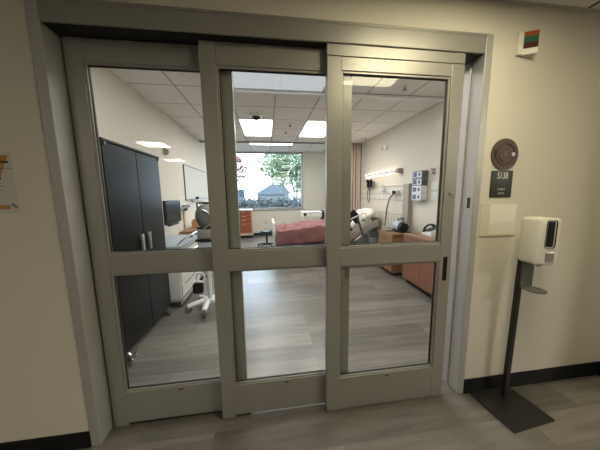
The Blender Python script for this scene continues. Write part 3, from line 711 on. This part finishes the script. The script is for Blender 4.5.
t = thing('aspirator_pump', 'white cylindrical pump with black end cap on the bedside cabinet', 'pump', (2.39, 2.56, .75))
B().box(-.09, .10, -.16, .16, 0, .02, .006).build('foot_plate', M['black'], t)
B().cyl((0, .15, .105), (-.02, -.06, .10), .085, n=24).build('body', M['lightblue'], t, True)
B().cyl((-.02, -.061, .10), (-.03, -.15, .098), .088, .078, n=24).build('end_cap', M['black'], t, True)
B().tube([(0, .10, .18), (0, .10, .25), (-.01, -.05, .26), (-.01, -.08, .19)], .012, 8).build('handle', M['darkgrey'], t, True)
B().box(-.05, .05, -.03, .08, .225, .262, .008).build('valve_block', M['grey'], t, True)
t = thing('hose_coil', 'coil of pale hose lying beside the pump on the bedside cabinet', 'hose', (2.195, 2.66, .75))
B().tube([((.05+.003*k/8)*math.cos(k*.4), (.055)*math.sin(k*.4), .012+.0009*k) for k in range(40)], .011, 8).build('loop', M['grey'], t, True)
o = B().box(2.16, 2.25, 2.78, 2.85, .751, .82, .006).build('tissue_box', M['beige']); tag(o, 'small beige box at the far corner of the bedside cabinet', 'box')

t = thing('desk_telephone', 'black and white telephone on the base cabinet worktop', 'telephone', (2.45, 1.84, .815))
B().prism([(-.11, 0), (.11, 0), (.11, .03), (-.11, .075)], -.09, .09, 'x').build('base', M['whitebox'], t)
B().tube([(-.03, .13, .03), (-.05, .09, .10), (-.05, .02, .15), (-.05, -.06, .17), (-.04, -.10, .15)], [.026, .017, .015, .017, .026], 10).build('handset', M['black'], t, True)
B().tube([(.0, .12, .036), (.02, .0, .10), (.02, -.09, .14)], .03, 8).build('cradle', M['darkgrey'], t, True)

# ------------------------------------------------------------------ outdoors
struct(B().box(-40, 40, YB+.2, 70, -.6, -.3).build('ground', M['pavement']), 'pale pavement outside the window', 'ground')
def leaves(bm, n, f, s0, s1):
    for _ in range(n):
        p = Vector(f()); s = random.uniform(s0, s1)
        q = mathutils.Quaternion((random.gauss(0, 1), random.gauss(0, 1), random.gauss(0, 1), random.gauss(0, 1))).normalized()
        vs = [bm.verts.new(p + q @ Vector(c)*s) for c in ((-1, 0, 0), (0, -.5, .1), (1, 0, 0), (0, .5, .1))]
        bm.faces.new(vs)
def rs(c, r):
    while 1:
        v = Vector([random.uniform(-1, 1) for _ in range(3)])
        if v.length < 1: return Vector(c) + Vector([v[i]*r[i] for i in range(3)])
b = B()
def hf(): return (random.uniform(-3.4, 3.4), 9.6+random.uniform(-.35, .35), random.uniform(-.3, 1.2) + .15*math.sin(random.random()*6))
leaves(b.bm, 26000, hf, .03, .075); hedge = b.build('hedge', M['leafd']); tag(hedge, 'grey green leafy hedge along the bottom of the window view', 'hedge', kind='stuff')
def tree(x, y, label, blobs, stems, n, lm, sz=(.07, .15)):
    t = thing('tree', label, 'tree', (x, y, -.3))
    for st in stems: B().tube(st, [.07-.04*i/(len(st)-1) for i in range(len(st))], 8).build('trunk', M['bark'], t, True)
    b = B()
    tot = sum(r[0]*r[1]*r[2] for c, r in blobs)
    for c, r in blobs: leaves(b.bm, int(n*r[0]*r[1]*r[2]/tot), lambda: rs(c, r), *sz)
    b.build('foliage', lm, t)
tree(1.4, 11.5, 'green multi stemmed tree at the right of the window view',
     [((.0, 0, 3.6), (1.1, .9, 1.0)), ((-1.0, 0, 3.3), (.9, .8, .75)), ((.5, .2, 2.6), (.7, .7, .9)), ((-.4, 0, 4.5), (1.1, .9, .7)), ((-.6, -.1, 2.5), (.6, .6, .4))],
     [[(.0, 0, 0), (.05, 0, 1.5), (-.1, 0, 3.2)], [(.15, 0, 0), (.45, 0, 1.6), (.5, 0, 3.0)], [(-.1, 0, 0), (-.35, .1, 1.6), (-.7, 0, 3.0)], [(.05, .1, 0), (.25, .1, 2.0), (.2, .1, 3.6)]], 9000, M['leaf'], (.04, .10))
tree(-2.6, 17, 'bare stemmed tree with pink blossom at the left of the window view',
     [((.0, 0, 4.2), (.9, .7, .45)), ((.8, 0, 3.6), (.5, .4, .3))], [[(0, 0, 0), (.1, 0, 2.0), (.3, 0, 4.2)], [(.15, 0, 2.2), (.6, 0, 3.0), (.9, 0, 3.7)]], 500, M['flower'], (.08, .16))
t = thing('house', 'pale house with blue grey roof beyond the hedge', 'house', (.55, 22, -.6))
B().box(-1.5, 1.6, 0, 3, 0, 2.0).build('wall', M['render'], t)
B().prism([(-1.8, 2.0), (1.9, 2.0), (1.0, 2.95), (-.2, 2.95)], -.3, 3.3, 'y').build('roof', M['roof'], t)
B().box(-1.0, -.4, -.03, 0, .9, 1.6).build('window', M['kiosk'], t); B().box(.5, 1.1, -.03, 0, .9, 1.6).build('window', M['kiosk'], t)
t = thing('bus_shelter', 'blue framed shelter at the left of the window view', 'shelter', (-2.05, 15, -.3))
for x in (-.55, .48): B().box(x, x+.07, -.04, .03, 0, 2.9).build('post', M['roof'], t)
B().box(-.65, .65, -.3, .8, 2.9, 3.0).build('roof', M['roof'], t)
B().box(-.48, .48, .0, .03, 1.3, 2.1).build('panel', M['kiosk'], t)

# ------------------------------------------------------------------ daylight
wd = bpy.data.worlds.new('sky'); sc.world = wd; wd.use_nodes = True
wn = wd.node_tree.nodes; wl = wd.node_tree.links
bg = wn['Background']; bg.inputs[1].default_value = 2.6
tcw = wn.new('ShaderNodeTexCoord'); nz = wn.new('ShaderNodeTexNoise'); nz.inputs['Scale'].default_value = 2.5
crw = wn.new('ShaderNodeValToRGB'); crw.color_ramp.elements[0].color = (.64, .80, 1, 1); crw.color_ramp.elements[1].color = (.84, .93, 1, 1)
wl.new(tcw.outputs['Generated'], nz.inputs['Vector']); wl.new(nz.outputs['Fac'], crw.inputs[0]); wl.new(crw.outputs[0], bg.inputs[0])
pl = bpy.data.lights.new('window_portal', 'AREA'); pl.shape = 'RECTANGLE'; pl.size = WX1-WX0; pl.size_y = WZ1-WZ0
pl.cycles.is_portal = True
po = bpy.data.objects.new('window_portal', pl); C.objects.link(po); po.location = ((WX0+WX1)/2, YB+.21, (WZ0+WZ1)/2); po.rotation_euler = (-PI/2, 0, 0)

# ------------------------------------------------------------------ camera
cam = bpy.data.cameras.new('camera'); co = bpy.data.objects.new('camera', cam); C.objects.link(co)
f, yaw, pitch, roll, cy = 235.685809, .136152053, -.133850892, -.0146446098, -1.37504198
F = Vector((math.sin(yaw)*math.cos(pitch), math.cos(yaw)*math.cos(pitch), math.sin(pitch)))
R_ = Vector((math.cos(yaw), -math.sin(yaw), 0)); U = R_.cross(F)
R2 = math.cos(roll)*R_ + math.sin(roll)*U; U2 = -math.sin(roll)*R_ + math.cos(roll)*U
mw = Matrix((R2, U2, -F)).transposed().to_4x4(); mw.translation = Vector((0, cy, 1.47)); co.matrix_world = mw
cam.sensor_fit = 'HORIZONTAL'; cam.sensor_width = 36; cam.lens = f*36/600; cam.clip_start = .02; cam.clip_end = 300
sc.camera = co
vs = sc.view_settings; vs.view_transform = 'Standard'; vs.look = 'None'; vs.gamma = 1; vs.exposure = 2.0; vs.use_curve_mapping = False
sc.cycles.max_bounces = 10; sc.cycles.transparent_max_bounces = 16; sc.cycles.sample_clamp_indirect = 6; sc.cycles.caustics_reflective = False; sc.cycles.caustics_refractive = False
